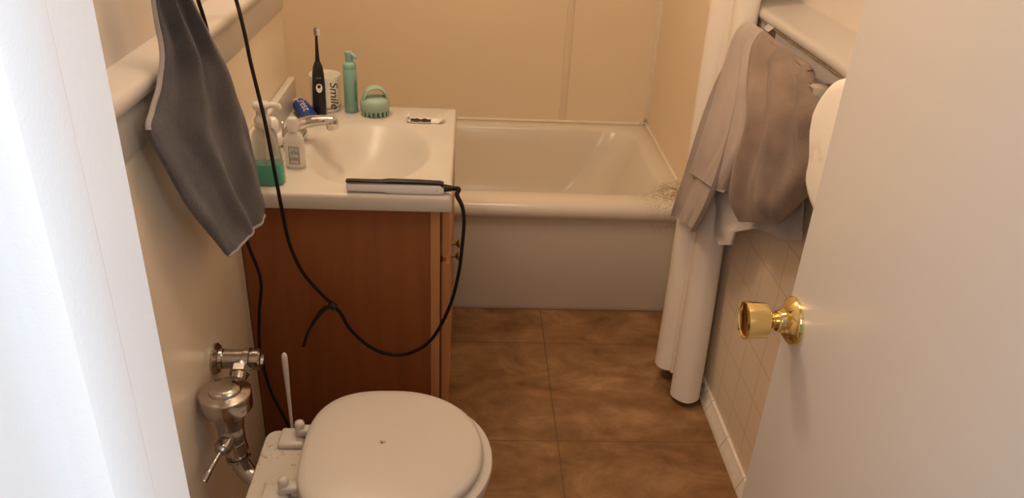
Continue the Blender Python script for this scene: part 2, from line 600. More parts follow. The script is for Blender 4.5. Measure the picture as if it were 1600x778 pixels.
# ------------------------------------------------------------------ shower curtain: gathered, hanging in deep round pleats
ROD = 2.05
cur = thing('shower_curtain', 'white shower curtain gathered in thick round folds against the right wall', 'shower curtain', (1.15, -.38, .02))
plan = []
def arc(cx, cy, r, a0, a1, n=9):
    for k in range(n + 1):
        a = math.radians(a0 + (a1 - a0) * k / n)
        plan.append((cx + r * math.cos(a), cy + r * math.sin(a)))
arc(1.182, -.43, .028, 10, -60, 5)
arc(1.154, -.462, .040, -20, -205, 14)
arc(1.128, -.405, .012, 60, 100, 3)
arc(1.124, -.345, .036, 270, 130, 10)
arc(1.150, -.285, .030, 200, 120, 8)
arc(1.175, -.225, .028, 230, 100, 8)
def cur_ring(z, th):
    out, inn = [], []
    n = len(plan)
    lean = min(z, 1.15)
    for i, (x, y) in enumerate(plan):
        a = plan[max(i - 1, 0)]; b = plan[min(i + 1, n - 1)]
        t = Vector((b[0] - a[0], b[1] - a[1])).normalized()
        nn = Vector((-t.y, t.x))
        w = .004 * noise.noise(Vector((i * .3, z * 2.1, 0)))
        xx, yy = x + .040 * lean, y + .157 * z      # the folds lean back towards the rail
        xx = xx if xx < W - .035 else W - .035 + .030 * (1 - math.exp(-(xx - W + .035) / .030))
        hem = (.020 if y < -.40 else .045) if z < .06 else z
        out.append(Vector((xx + nn.x * w, yy + nn.y * w, hem)))
        inn.append(Vector((xx + nn.x * (w + th), yy + nn.y * (w + th), hem)))
    return out + inn[::-1]
bm = bmesh.new()
zs = [.030 + (ROD - .05) * k / 24 for k in range(25)]
loft(bm, [cur_ring(z, .0022) for z in zs])
obj('curtain_sheet', bm, M_curtain, cur)
for k, (x, y) in enumerate(((1.196, -.10), (1.186, -.06), (1.176, -.02))):
    bm = tube(bmesh.new(), [Vector((x, -.06 + .02 * math.cos(a), ROD + .02 * math.sin(a) - .006)) for a in [2 * math.pi * q / 20 for q in range(21)]], .0025, 8)
    obj('curtain_ring', bm, M_chrome, cur)
# its rail, above the frame
bm = T([(-.305, -.06, ROD), (.4, -.06, ROD), (W, -.06, ROD)], .011)
tag(obj('curtain_rail', bm, M_chrome), 'chrome shower curtain rail above the tub, above the picture', 'curtain rail')

# ------------------------------------------------------------------ vanity
VY0, VY1, VZ = -.6956, YC, .7417
van = thing('vanity_cabinet', 'reddish brown wooden vanity cabinet under the cream sink top', 'cabinet', (.22, -.39, 0))
bm = bmesh.new()
box(bm, (.002, VY0 + .014, 0), (.425, VY0 + .030, VZ - .036), .001)
box(bm, (.002, VY1 - .02, 0), (.425, VY1 - .004, VZ - .036), .001)
box(bm, (.002, VY0 + .03, .09), (.425, VY1 - .02, .105))
box(bm, (.002, VY0 + .03, 0), (.012, VY1 - .02, VZ - .06))
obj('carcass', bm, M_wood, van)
bm = bmesh.new()
fy0, fy1 = VY0 + .012, VY1 - .003
box(bm, (.425, fy0, 0), (.447, fy0 + .04, VZ - .036), .0015)
box(bm, (.425, fy1 - .04, 0), (.447, fy1, VZ - .036), .0015)
box(bm, (.4255, fy0 + .04, .685), (.4465, fy1 - .04, VZ - .036))
box(bm, (.4255, fy0 + .04, .560), (.4465, fy1 - .04, .590))
box(bm, (.4255, fy0 + .04, .09), (.4465, fy1 - .04, .125))
box(bm, (.4255, -.41, .125), (.4465, -.37, .56))
box(bm, (.40, fy0 + .04, 0), (.41, fy1 - .04, .09))
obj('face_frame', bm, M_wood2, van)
def panel_front(lo_y, hi_y, lo_z, hi_z):
    bm = bmesh.new()
    x = .449
    rings = [[Vector((x + dx, a, b)) for a, b in ((lo_y + i, lo_z + i), (hi_y - i, lo_z + i), (hi_y - i, hi_z - i), (lo_y + i, hi_z - i))]
             for dx, i in ((0, .004), (.004, 0), (.012, 0), (.017, .004), (.019, .010), (.019, .040), (.014, .046), (.014, .056), (.018, .070))]
    loft(bm, rings)
    return bm
obj('false_drawer_front', panel_front(fy0 + .008, fy1 - .008, .580, .697), M_wood2, van, False)
for n, (a, b, ky) in enumerate(((fy0 + .008, -.393, -.425), (-.387, fy1 - .008, -.355))):
    d = obj('door', panel_front(a, b, .105, .566), M_wood2, van, False)
    obj('door_knob', lat((.467, ky, .447), (1, 0, 0), [(0, .007), (.003, .0065), (.006, .0042), (.012, .0048), (.016, .0095), (.020, .0125), (.0225, .0118), (.024, .006), (.024, .001)], 28), M_abrass, d)

top = thing('bathroom_sink', 'cream cultured marble sink with an oval basin on the brown vanity', 'sink', (.235, -.39, VZ))
bm = bmesh.new()
SX, SY, RX, RY = .262, -.432, .148, .203
N = 96
angs = sorted([2 * math.pi * k / N for k in range(N)] + [math.atan2(y - SY, x - SX) % (2 * math.pi) for x in (.021, .4716) for y in (VY0, VY1)])
def rect_ring(i, z):
    x0, x1, y0, y1 = .0, .4716 - i, VY0 + i, VY1 - i
    out = []
    for a in angs:
        c, s = math.cos(a), math.sin(a)
        tx = ((x1 if c > 0 else x0) - SX) / c if abs(c) > 1e-9 else 1e9
        ty = ((y1 if s > 0 else y0) - SY) / s if abs(s) > 1e-9 else 1e9
        t = min(tx, ty)
        out.append(Vector((SX + t * c, SY + t * s, z)))
    return out
def oval(f, z, sh=0):
    return [Vector((SX - sh + RX * f * math.cos(a), SY + RY * f * math.sin(a), z)) for a in angs]
t = VZ
loft(bm, [oval(1.10, t - .037), rect_ring(.001, t - .037), rect_ring(0, t - .035), rect_ring(0, t - .008), rect_ring(.0025, t - .0025), rect_ring(.008, t), oval(1.06, t), oval(1.03, t - .0006), oval(.995, t - .003), oval(.95, t - .0085), oval(.87, t - .022, .002), oval(.78, t - .038, .004), oval(.66, t - .056, .007), oval(.52, t - .073, .010), oval(.37, t - .086, .014), oval(.22, t - .094, .018), oval(.09, t - .098, .02)], cap0=False)
obj('basin_slab', bm, M_marble, top)
bm = B((.0005, VY0 + .002, VZ - .001), (.0205, VY1, VZ + .076), .004, 3)
obj('backsplash', bm, M_marble, top)
obj('drain', lat((SX - .02, SY, VZ - .099), (0, 0, 1), [(0, .021), (.004, .021), (.005, .017), (.003, .015), (.006, .012), (.009, .004)], 28), M_chrome, top)

# faucet on the wall side of the basin
fz = VZ + .0015
FY = -.385
fau = thing('faucet', 'chrome basin faucet beside the clear bottle, spout over the sink', 'faucet', (.075, FY, fz))
bm = bmesh.new()
def stad(lx, ly, z, n=14):
    out = []
    for cy, a0 in ((ly, 0), (-ly, 180)):
        for k in range(n + 1):
            a = math.radians(a0 + 180 * k / n)
            out.append(Vector((.072 + lx * math.cos(a), FY + cy + lx * math.sin(a), z)))
    return out
loft(bm, [stad(.024, .05, fz), stad(.024, .05, fz + .006), stad(.020, .05, fz + .013), stad(.013, .045, fz + .016)])
obj('base_plate', bm, M_chrome, fau)
bm = bmesh.new()
rings = []
path = spline([(.058, FY, fz + .010), (.072, FY, fz + .034), (.105, FY, fz + .050), (.145, FY, fz + .057), (.172, FY, fz + .058)], 6)
for i, p in enumerate(path):
    q = i / (len(path) - 1)
    tdir = (path[min(i + 1, len(path) - 1)] - path[max(i - 1, 0)]).normalized()
    up = Vector((-tdir.z, 0, tdir.x))
    wy, hz = .021 - .006 * q, .0175 - .006 * q
    rings.append([p + Vector((0, 1, 0)) * (wy * math.cos(a)) + up * (hz * math.sin(a)) for a in [2 * math.pi * k / 24 for k in range(24)]])
loft(bm, rings)
obj('spout', bm, M_chrome, fau)
obj('aerator', lat((.166, FY, fz + .062), (.12, 0, -1), [(0, .006), (.002, .0145), (.010, .016), (.024, .0155), (.027, .014), (.027, .009)], 28), M_chrome, fau)
obj('pop_up_rod', lat((.046, FY, fz + .012), (0, 0, 1), [(0, .0025), (.028, .0025), (.03, .005), (.036, .0055), (.039, .003)], 14), M_chrome, fau)

# ------------------------------------------------------------------ things on the sink top
ZC = VZ + .0004
# electric toothbrush, standing behind the faucet
tb = Vector((.1015, -.185, ZC))
tbt = Vector((.106, -.185, ZC + .236))
ax = (tbt - tb).normalized()
br = thing('electric_toothbrush', 'black electric toothbrush standing upright in front of the white mug', 'toothbrush', tb)
obj('handle', lat(tb, ax, [(0, .0165), (.002, .0178), (.04, .0175), (.085, .0168), (.115, .0155), (.135, .0125), (.146, .0085), (.150, .006)], 36), M_black, br)
obj('brush_neck', lat(tb + ax * .150, ax, [(0, .0062), (.02, .0048), (.05, .0036), (.072, .0032), (.082, .0040), (.086, .003)], 20), M_black, br)
bm = bmesh.new()
hb = tb + ax * .222
for k in range(7):
    for q in range(3):
        p = hb + ax * (.0022 * k - .002) + Vector((.0015 * (q - 1), 0, 0)) + Vector((.0025, -.002, 0))
        tube(bm, [p, p + Vector((.006, -.0055, 0))], .0008, 6)
obj('bristles', bm, M_white, br)
bm = lat(hb + Vector((-.001, 0, -.006)), ax, [(0, .0035), (.004, .0052), (.016, .0052), (.021, .003)], 20)
obj('brush_head', bm, M_plate, br)
# white power button ring with its dark dot, facing the camera
fd = Vector((.25, -1, 0)).normalized()
bc = tb + ax * .083
bm = bmesh.new()
rg = []
for q in (0, 1):
    rr = .0072 if q == 0 else .0
    ring = []
    for k in range(32):
        a = 2 * math.pi * k / 32
        w, hgt = (.0088, .0138) if q == 0 else (.0046, .0052)
        ux, uz = w * math.cos(a), hgt * math.sin(a) * (1 if math.sin(a) < 0 else .75)
        oz = 0 if q == 0 else .0034
        an = math.atan2(fd.y, fd.x) + ux / .0172
        ring.append(Vector((bc.x + .0176 * math.cos(an), bc.y + .0176 * math.sin(an), bc.z + uz + oz)))
    rg.append(ring)
loft(bm, rg, cap0=False, cap1=False)
for f in bm.faces: pass
ret = bmesh.ops.extrude_face_region(bm, geom=bm.faces[:])
bmesh.ops.translate(bm, verts=[e for e in ret['geom'] if isinstance(e, bmesh.types.BMVert)], vec=fd * .0006)
obj('power_button_ring', bm, M_white, br)
obj('logo_line', wrap(text_bm('sonicare', .0045), bc, .0168, math.atan2(fd.y, fd.x), bc.z + .026), M_grey, br)

# mug
mc = Vector((.110, -.128, ZC))
mug = thing('mug', 'white mug with black script lettering behind the black toothbrush', 'mug', mc)
bm = bmesh.new()
mr = .041
lathe(bm, mc, (0, 0, 1), [(0, mr * .86), (.003, mr * .93), (.009, mr * .95), (.03, mr * .965), (.085, mr), (.0975, mr * 1.035), (.0995, mr * 1.03), (.0995, mr * .99), (.09, mr * .93), (.01, mr * .88), (.006, mr * .5)], 56)
obj('cup', bm, M_ceram, mug)
bm = wrap(text_bm('Smile', .036, shear=.35), mc, mr * .985, math.radians(-46), .050 + ZC, rot=math.radians(-90))
obj('lettering', bm, M_ink, mug)
bm = bmesh.new()
for z in (.0115, .0145):
    tube(bm, [mc + Vector((mr * .957 * math.cos(a), mr * .957 * math.sin(a), z)) for a in [2 * math.pi * k / 48 for k in range(49)]], .0006, 6)
obj('base_lines', bm, M_ink, mug)

# mint pump bottle
pc = Vector((.181, -.142, ZC))
pb = thing('pump_bottle', 'slim mint green pump bottle beside the white mug', 'bottle', pc)
obj('bottle', lat(pc, (0, 0, 1), [(0, .017), (.002, .0185), (.118, .0185), (.121, .0175)], 40), M_mint, pb)
obj('lettering', wrap(text_bm('COLLAGEN', .0115), pc, .0186, math.radians(-38), ZC + .062, rot=math.radians(-90)), M_mintd, pb)
obj('collar', lat(pc, (0, 0, 1), [(.119, .0172), (.121, .0178), (.134, .0178), (.136, .016), (.140, .011)], 36), M_mint, pb)
obj('pump_head', lat(pc, (0, 0, 1), [(.138, .0105), (.150, .0095), (.162, .0115), (.166, .0105), (.167, .003)], 28), M_mint, pb)
obj('nozzle', T([pc + Vector((0, 0, .160)), pc + Vector((.010, -.006, .160)), pc + Vector((.020, -.011, .152))], [.005] * 17, 12), M_mint, pb)

# shampoo scalp brush with its loop handle
sc_ = Vector((.248, -.160, ZC))
sb = thing('scalp_brush', 'round mint green scalp brush with a loop handle beside the pump bottle', 'scalp brush', sc_)
obj('body', lat(sc_, (0, 0, 1), [(.014, .034), (.016, .0385), (.026, .0410), (.038, .0405), (.047, .036), (.051, .026), (.052, .001)], 44), M_mint2, sb)
bm = bmesh.new()
lp = []
dirx, dirn = Vector((.96, .28, 0)), Vector((-.28, .96, 0))
for k in range(41):
    a = math.radians(-12 + 204 * k / 40)
    lp.append(sc_ + dirx * (.031 * math.cos(a)) + Vector((0, 0, .044 + .034 * math.sin(a))) - dirn * .004)
rings = []
for i, p in enumerate(lp):
    tt = (lp[min(i + 1, 40)] - lp[max(i - 1, 0)]).normalized()
    w = tt.cross(dirn)
    rings.append([p + dirn * (.016 * math.cos(a)) + w * (.0045 * math.sin(a)) for a in [2 * math.pi * k / 18 for k in range(18)]])
loft(bm, rings)
obj('loop_handle', bm, M_mint2, sb)
for ring, n in ((.036, 18), (.026, 12), (.014, 7)):
    for k in range(n):
        a = 2 * math.pi * k / n
        p = sc_ + Vector((ring * math.cos(a), ring * math.sin(a), 0))
        obj('bristle', lat(p, (0, 0, 1), [(0, .0016), (.003, .0026), (.016, .0036)], 10), M_mint2, sb)

# toothpaste tube lying against the splash
p0, p1 = Vector((.040, -.155, VZ + .024)), Vector((.098, -.262, VZ + .017))
tp = thing('toothpaste_tube', 'blue toothpaste tube with white lettering lying behind the faucet', 'toothpaste', (p0.x, p0.y, ZC))
dx = (p1 - p0).normalized()
sd = dx.cross(Vector((0, 0, 1))).normalized()
up = sd.cross(dx)
bm = bmesh.new()
rings = []
Lt = (p1 - p0).length
for q, w, hh in ((0, .010, .010), (.004, .0185, .0185), (.012, .0205, .0205), (.03, .0215, .0195), (.06, .0225, .0165), (.09, .024, .0105), (.115, .026, .004), (.125, .0262, .0014)):
    c = p0 + dx * q
    c.z = ZC + max(hh, .0018) + .001
    rings.append([c + sd * (w * math.cos(a)) + up * (hh * math.sin(a)) for a in [2 * math.pi * k / 32 for k in range(32)]])
loft(bm, rings)
obj('tube_body', bm, M_blue, tp)
bm = place(text_bm('Crest', .030), p0 + dx * .045 + sd * .002, dx, -sd if (-sd).dot(Vector((1, 0, 0))) < 0 and False else up.cross(dx))
HH = ((0, .010, .010), (.004, .0185, .0185), (.012, .0205, .0205), (.03, .0215, .0195), (.06, .0225, .0165), (.09, .024, .0105), (.115, .026, .004), (.125, .0262, .0014))
for v in bm.verts:      # follow the rounded top of the tube
    r = v.co - p0
    s_, q = r.dot(sd), min(max(r.dot(dx), .001), .124)
    for (q0, w0, h0), (q1, w1, h1) in zip(HH, HH[1:]):
        if q0 <= q <= q1:
            f = (q - q0) / (q1 - q0); w, hh = w0 + f * (w1 - w0), h0 + f * (h1 - h0)
    a = s_ / w
    v.co = p0 + dx * q + sd * (w + .0008) * math.sin(a)
    v.co.z = ZC + hh + .001 + (hh + .0012) * math.cos(a)
obj('lettering', bm, M_white, tp)
obj('cap', lat(p0 - dx * .016 + Vector((0, 0, -.003)), dx, [(0, .011), (.002, .0125), (.017, .0135)], 24), M_white, tp)

# foaming soap pump with green liquid
gc = Vector((.066, -.640, ZC))
gs = thing('soap_dispenser', 'clear soap pump half full of green liquid at the counter corner', 'soap dispenser', gc)
def sq_ring(c, w, d, z, e=3.2, n=44):
    out = []
    for k in range(n):
        a = 2 * math.pi * k / n
        ca, sa = math.cos(a), math.sin(a)
        out.append(c + Vector((w * math.copysign(abs(ca) ** (2 / e), ca), d * math.copysign(abs(sa) ** (2 / e), sa), z)))
    return out
bm = bmesh.new()
prof = [(0, .030), (.002, .034), (.006, .0358), (.03, .0352), (.06, .0315), (.09, .028), (.110, .026), (.120, .022), (.127, .016), (.134, .015)]
loft(bm, [sq_ring(gc, r, r * .72, z) for z, r in prof], cap1=False)
loft(bm, [sq_ring(gc, r - .0016, r * .72 - .0016, z) for z, r in prof[2:]][::-1], cap0=False)
obj('bottle', bm, M_clear, gs)
bm = bmesh.new()
loft(bm, [sq_ring(gc, r - .0006, r * .72 - .0006, z) for z, r in ((.0022, .0338), (.006, .0353), (.03, .0348), (.047, .0328), (.048, .0322))])
obj('liquid', bm, M_green, gs)
obj('pump_collar', lat(gc, (0, 0, 1), [(.126, .0165), (.128, .0178), (.146, .0178), (.149, .015), (.156, .012), (.168, .0115)], 32), M_frost, gs)
bm = lat(gc, (0, 0, 1), [(.160, .010), (.166, .0115), (.172, .018), (.178, .0195), (.182, .017), (.184, .004)], 32)
obj('pump_head', bm, M_frost, gs)
obj('nozzle', T([gc + Vector((.0, 0, .176)), gc + Vector((.02, .006, .176)), gc + Vector((.032, .010, .173)), gc + Vector((.036, .011, .166))], .0068, 14), M_frost, gs)
obj('dip_tube', T([gc + Vector((0, 0, .13)), gc + Vector((0, 0, .01))], .003, 10), M_frost, gs)

# white lotion bottle behind it
lc = Vector((.052, -.520, ZC))
lo = thing('lotion_bottle', 'white bottle with dark lettering behind the green soap pump', 'bottle', lc)
obj('bottle', lat(lc, (0, 0, 1), [(0, .021), (.002, .023), (.062, .023), (.070, .021), (.074, .016)], 36), M_white, lo)
obj('cap', lat(lc, (0, 0, 1), [(.073, .0165), (.075, .0178), (.100, .0172), (.106, .013), (.108, .003)], 32), M_white, lo)
obj('lettering', wrap(text_bm('curel', .014), lc, .0232, math.radians(-38), ZC + .042), M_ink, lo)

# small clear bottle with a printed label
cc = Vector((.108, -.548, ZC))
cb = thing('clear_bottle', 'small clear bottle with a grey label and frosted cap beside the basin', 'bottle', cc)
bm = bmesh.new()
prof = [(0, .019), (.002, .0215), (.005, .0225), (.066, .0225), (.078, .019), (.086, .012), (.092, .0105)]
loft(bm, [sq_ring(cc, r, r * .68, z, 2.7) for z, r in prof])
obj('bottle', bm, M_frost, cb)
obj('cap', lat(cc, (0, 0, 1), [(.089, .0105), (.090, .0135), (.114, .0132), (.119, .010), (.120, .002)], 32), M_frost, cb)
bm = B(cc + Vector((-.0115, -.0163, .012)), cc + Vector((.0135, -.0148, .056)), .0004)
lab = obj('label', bm, M_grey, cb)
bm = text_bm('pro\nble\nms', .015)
obj('lettering', place(bm, cc + Vector((.001, -.0165, .034)), (1, 0, 0), (0, 0, 1)), M_white, lab)

# opened blister wrapper on the far edge
wr = thing('wrapper', 'small crumpled foil wrapper with a dark stripe on the back of the sink top', 'wrapper', (.385, -.205, ZC))
bm = bmesh.new()
G = []
for j in range(9):
    row = []
    for i in range(25):
        u, v = i / 24, j / 8
        x = .337 + .100 * u
        y = -.224 + .036 * v
        z = ZC + .0045 + .0045 * math.sin(math.pi * v) + .003 * noise.noise(Vector((u * 9, v * 3, 2))) + .010 * (max(0, abs(u - .5) - .36) / .14) ** 2
        row.append((Vector((x, y, z)), Vector((0, 0, 1)), 0))
    G.append(row)
obj('foil', sheet(G, .003), M_foil, wr)
bm = bmesh.new()
G2 = [[(Vector((G[j][i][0].x, G[j][i][0].y - .0006, G[j][i][0].z + .0007)), Vector((0, -.5, .8)), 0) for i in range(3, 17)] for j in range(0, 4)]
obj('dark_stripe', sheet(G2, .001), M_black, wr)
bm = bmesh.new()
for k in range(3):
    tube(bm, [Vector((.340 + .003 * k, -.222 + .034 * q / 8, ZC + .014 + .004 * math.sin(q + k))) for q in range(9)], .0014, 8)
obj('crimped_end', bm, M_foil, wr)

# ------------------------------------------------------------------ hair straightener with its cord and strap
fi = thing('hair_straightener', 'white hair straightener with a black upper arm on the front of the sink top', 'hair straightener', (.35, -.678, ZC))
def arm(xs, yc):
    """xs: (x, half depth, z low, z high)"""
    bm = bmesh.new()
    rings = []
    for x, hd, z0, z1 in xs:
        zc_, hh = (z0 + z1) / 2, (z1 - z0) / 2
        ring = []
        for k in range(28):
            a = 2 * math.pi * k / 28
            ca, sa = math.cos(a), math.sin(a)
            e = 4
            ring.append(Vector((x, yc + hd * math.copysign(abs(ca) ** (2 / e), ca), zc_ + hh * math.copysign(abs(sa) ** (2 / e), sa))))
        rings.append(ring)
    loft(bm, rings)
    return bm
z = ZC
obj('lower_arm', arm([(.2425, .007, z + .006, z + .020), (.2445, .0100, z + .003, z + .0225), (.30, .0100, z + .003, z + .0230), (.322, .0100, z + .0022, z + .0234), (.336, .0112, z, z + .0246), (.40, .0115, z, z + .0246), (.447, .0115, z, z + .0246), (.4530, .0105, z + .002, z + .023), (.4550, .008, z + .006, z + .019)], -.678), M_white, fi)
obj('upper_arm', arm([(.2425, .006, z + .0255, z + .0290), (.2445, .0075, z + .0250, z + .0300), (.318, .0075, z + .0250, z + .0300), (.335, .0085, z + .0245, z + .0325), (.40, .0085, z + .0245, z + .0320), (.447, .0083, z + .0235, z + .0305), (.4545, .0078, z + .015, z + .0285)], -.6815), M_black, fi)
obj('heating_plate', B((.252, -.687, z + .0225), (.318, -.672, z + .0252), .0006), M_plate, fi)
obj('power_mark', place(text_bm('ll', .007), (.440, -.6898, z + .0125), (1, 0, 0), (0, 0, 1)), M_grey, fi)
obj('swivel', lat((.450, -.677, z + .013), (1, 0, 0), [(0, .0085), (.010, .0088), (.012, .0075), (.014, .0075), (.020, .0068), (.021, .006), (.027, .0055)], 24), M_black, fi)
YP = -.722
cpts = [Vector((.474, -.677, z + .013)), Vector((.487, -.682, z + .0135)),
        at(714, 305, 1, -.690), at(722, 322, 1, -.702), at(725, 345, 1, -.712), at(722, 385, 1, YP), at(716, 430, 1, YP), at(702, 480, 1, YP), at(676, 528, 1, YP),
        at(645, 550, 1, YP), at(612, 554, 1, YP), at(577, 541, 1, YP), at(547, 514, 1, YP), at(534, 492, 1, YP), at(522, 478, 1, YP),
        at(500, 457, 1, YP), at(472, 424, 1, YP), at(452, 380, 1, YP), at(441, 330, 1, YP), at(428, 262, 1, -.715), at(414, 190, 1, -.69), at(402, 140, 1, -.665), at(391, 95, 1, -.645), at(384, 60, 1, -.630), at(375, 22, 1, -.612), at(369, 0, 1, -.60)]
last = cpts[-1]
cpts += [last + Vector((-.010, -.006, .06)), Vector((-.006, -.665, 1.255)), Vector((-.022, -.682, 1.285))]
cs = spline(cpts, 8)
rad = []
for i in range(len(cs)):
    q = i / 8
    rad.append(.0052 if q < 2 else (.0052 - .0013 * min(1, (q - 2) / 2)))
bm = bmesh.new(); tube(bm, cs, rad, 12)
cord = obj('power_cord', bm, M_cord, fi)
obj('plug', B((-.044, -.705, 1.275), (-.012, -.660, 1.305), .006, 3), M_black, cord)
# strap: wound round the cord and hanging off it
kn = at(520, 478, 1, YP)
bm = bmesh.new()
lathe(bm, kn - Vector((.008, 0, -.007)), Vector((.016, 0, -.014)), [(0, .004), (.002, .0085), (.017, .0085), (.0195, .005)], 20)
st = spline([kn + Vector((-.004, -.006, .003)), at(505, 484, 1, YP - .010), at(490, 503, 1, YP - .012), at(480, 522, 1, YP - .012), at(474, 542, 1, YP - .010)], 8)
rings = []
for i, p in enumerate(st):
    tt = (st[min(i + 1, len(st) - 1)] - st[max(i - 1, 0)]).normalized()
    sdv = tt.cross(Vector((0, 1, 0))).normalized()
    dpt = Vector((0, 1, 0))
    w = .0042 + .0012 * math.sin(i * .2)
    rings.append([p + sdv * w + dpt * .001, p - sdv * w + dpt * .001, p - sdv * w - dpt * .001, p + sdv * w - dpt * .001])
loft(bm, rings)
obj('cord_strap', bm, M_black, fi)

# second black cord: down the wall behind the grey towel, in front of the cabinet
c2 = [Vector((-.022, -.745, 1.285)), Vector((-.004, -.78, 1.25)), at(303, -20, 0, .022), at(311, 5, 0, .022), at(324, 50, 0, .022), at(338, 130, 0, .020), at(355, 230, 0, .018), at(370, 320, 0, .016),
      at(386, 378, 1, -.725), at(407, 436, 1, -.722), at(405, 490, 1, -.722), at(406, 545, 1, -.722), at(419, 600, 1, -.726), at(434, 634, 1, -.730), at(449, 662, 1, -.735), Vector((.088, -.745, .06)), Vector((.095, -.76, .008)), Vector((.13, -.79, .006))]
wc = thing('power_cord', 'thin black cord running down the wall behind the grey towel to the floor', 'cord', (.05, -.74, 0))
obj('cable', T(c2, .0036, 12), M_cord, wc)
obj('plug', B((-.044, -.765, 1.275), (-.012, -.722, 1.305), .006, 3), M_black, wc)
ow = thing('wall_outlet', 'white wall outlet above the left ledge, above the picture', 'outlet', (-.047, -.712, 1.28))
obj('cover_plate', B((-.047, -.79, 1.235), (-.042, -.635, 1.345), .002), M_white, ow)

# ------------------------------------------------------------------ toilet
TY = -1.145
toi = thing('toilet', 'white toilet with closed lid on the left wall in front of the vanity', 'toilet', (.36, TY, 0))
def egg(cx, af, ab, b, z, ef=2.1, eb=2.9, n=72):
    out = []
    for k in range(n):
        a = 2 * math.pi * k / n
        ca, sa = math.cos(a), math.sin(a)
        e = ef if ca > 0 else eb
        A = af if ca > 0 else ab
        out.append(Vector((cx + A * math.copysign(abs(ca) ** (2 / e), ca), TY + b * math.copysign(abs(sa) ** (2 / e), sa), z)))
    return out
CX = .372
bm = bmesh.new()
loft(bm, [egg(CX - .05, .12, .13, .10, 0, 2.2, 2.6), egg(CX - .05, .12, .13, .10, .02, 2.2, 2.6), egg(CX - .05, .11, .125, .092, .06, 2.2, 2.4), egg(CX - .05, .105, .12, .088, .14, 2.1, 2.3),
          egg(CX - .03, .13, .13, .11, .22, 2.1, 2.3), egg(CX - .01, .165, .15, .145, .30, 2.1, 2.4), egg(CX, .182, .165, .166, .35, 2.1, 2.5), egg(CX, .188, .17, .171, .372, 2.1, 2.5), egg(CX, .186, .168, .169, .384, 2.1, 2.5), egg(CX, .178, .160, .160, .388, 2.1, 2.5)])
# shelf at the back that carries the hinges and takes the flush pipe
def dk(x0, x1, hw, z, r):
    return [Vector((p.x, p.y, z)) for p in rrect(x0, x1, TY - hw, TY + hw, r, z, 6)]
loft(bm, [dk(.16, .25, .06, .20, .02), dk(.14, .26, .085, .28, .02), dk(.122, .26, .100, .345, .022), dk(.118, .26, .104, .362, .022), dk(.118, .26, .104, .376, .022), dk(.122, .258, .100, .382, .02)])
blotch(M_porc, (.16 - .36, 0, .38), .14, (.42, .31, .19), 95, .60, .68)
obj('bowl', bm, M_porc, toi)
bm = bmesh.new()
loft(bm, [egg(CX, .186, .158, .172, .3900), egg(CX, .192, .162, .178, .3935), egg(CX, .194, .163, .180, .400), egg(CX, .192, .162, .178, .4075), egg(CX, .186, .158, .172, .4105)])
obj('seat', bm, M_lid, toi)
bm = bmesh.new()
loft(bm, [egg(CX - .004, .168, .152, .164, .4125), egg(CX - .004, .176, .157, .171, .415), egg(CX - .004, .179, .159, .1735, .421), egg(CX - .004, .177, .158, .172, .4275), egg(CX - .004, .171, .154, .167, .4320), egg(CX - .004, .155, .142, .152, .4345), egg(CX - .004, .10, .095, .10, .4365), egg(CX - .004, .03, .03, .03, .437)])
blotch(M_lid, (at(597, 691, 2, .437).x - .36, at(597, 691, 2, .437).y - TY, .437), .008, (.05, .03, .02), 260, .40, .5)
lid = obj('lid', bm, M_lid, toi)
for y in (TY + .076, TY - .076):
    bm = bmesh.new()
    box(bm, (.150, y - .030, .380), (.200, y + .022, .394), .006, 3)
    lathe(bm, (.190, y, .390), (0, 0, 1), [(0, .0098), (.030, .0098), (.035, .0085), (.038, .004)], 24)
    box(bm, (.186, y - .012, .398), (.228, y + .010, .413), .005, 3)
    obj('hinge', bm, M_lid, toi)
for y in (TY + .105, TY - .105):
    obj('bolt_cap', lat((.30, y * 1 + (0.02 if y < TY else -.02), .06), (0, 1 if y > TY else -1, .3), [(0, .014), (.008, .012), (.014, .005)], 18), M_porc, toi)

# ------------------------------------------------------------------ flush valve on the wall
VX, VY = .056, -1.066
fv = thing('flush_valve', 'chrome toilet flush valve on the left wall with a lever handle', 'flush valve', (0, VY, .42))
SYv, SZ = -.944, .482
obj('wall_flange', lat((0.0, SYv, SZ), (1, 0, 0), [(0, .0325), (.005, .0325), (.0055, .0315), (.010, .028), (.012, .0215), (.018, .0205)], 40), M_chrome2, fv)
bm = lat((.012, SYv, SZ), (1, 0, 0), [(0, .0165), (.008, .0165), (.009, .020), (.046, .0205), (.048, .0235), (.060, .0240), (.062, .0205), (.066, .0205), (.067, .0228), (.079, .0228), (.082, .020), (.0825, .014), (.078, .012), (.078, .001)], 40)
obj('control_stop', bm, M_chrome2, fv)
bm = T([(.060, SYv - .008, SZ - .002), (.058, SYv - .035, SZ - .010), (VX, VY + .03, .448), (VX, VY, .444)], .0165, 20)
lathe(bm, (.0585, SYv - .022, SZ - .006), (0, -1, -.3), [(0, .0165), (.001, .021), (.016, .021), (.017, .0165)], 6)
obj('tailpiece', bm, M_chrome2, fv)
bm = lat((VX, VY, .30), (0, 0, 1), [(.070, .017), (.072, .0245), (.105, .0250), (.110, .0225), (.112, .0225), (.1135, .0260), (.128, .0275), (.140, .0315), (.150, .0345), (.160, .0345)], 44)
obj('valve_body', bm, M_chrome2, fv)
bm = lat((VX, VY, .30), (0, 0, 1), [(.1575, .034), (.1580, .0462), (.1595, .0474), (.192, .0482), (.1945, .0478), (.1958, .0462), (.1975, .0310), (.1980, .0302), (.2035, .0292), (.2048, .0280), (.2075, .016), (.208, .001)], 52)
obj('cap', bm, M_chrome2, fv)
hd = Vector((-.03, -.085, -.030)).normalized()
hp = Vector((VX - .002, VY - .016, .392))
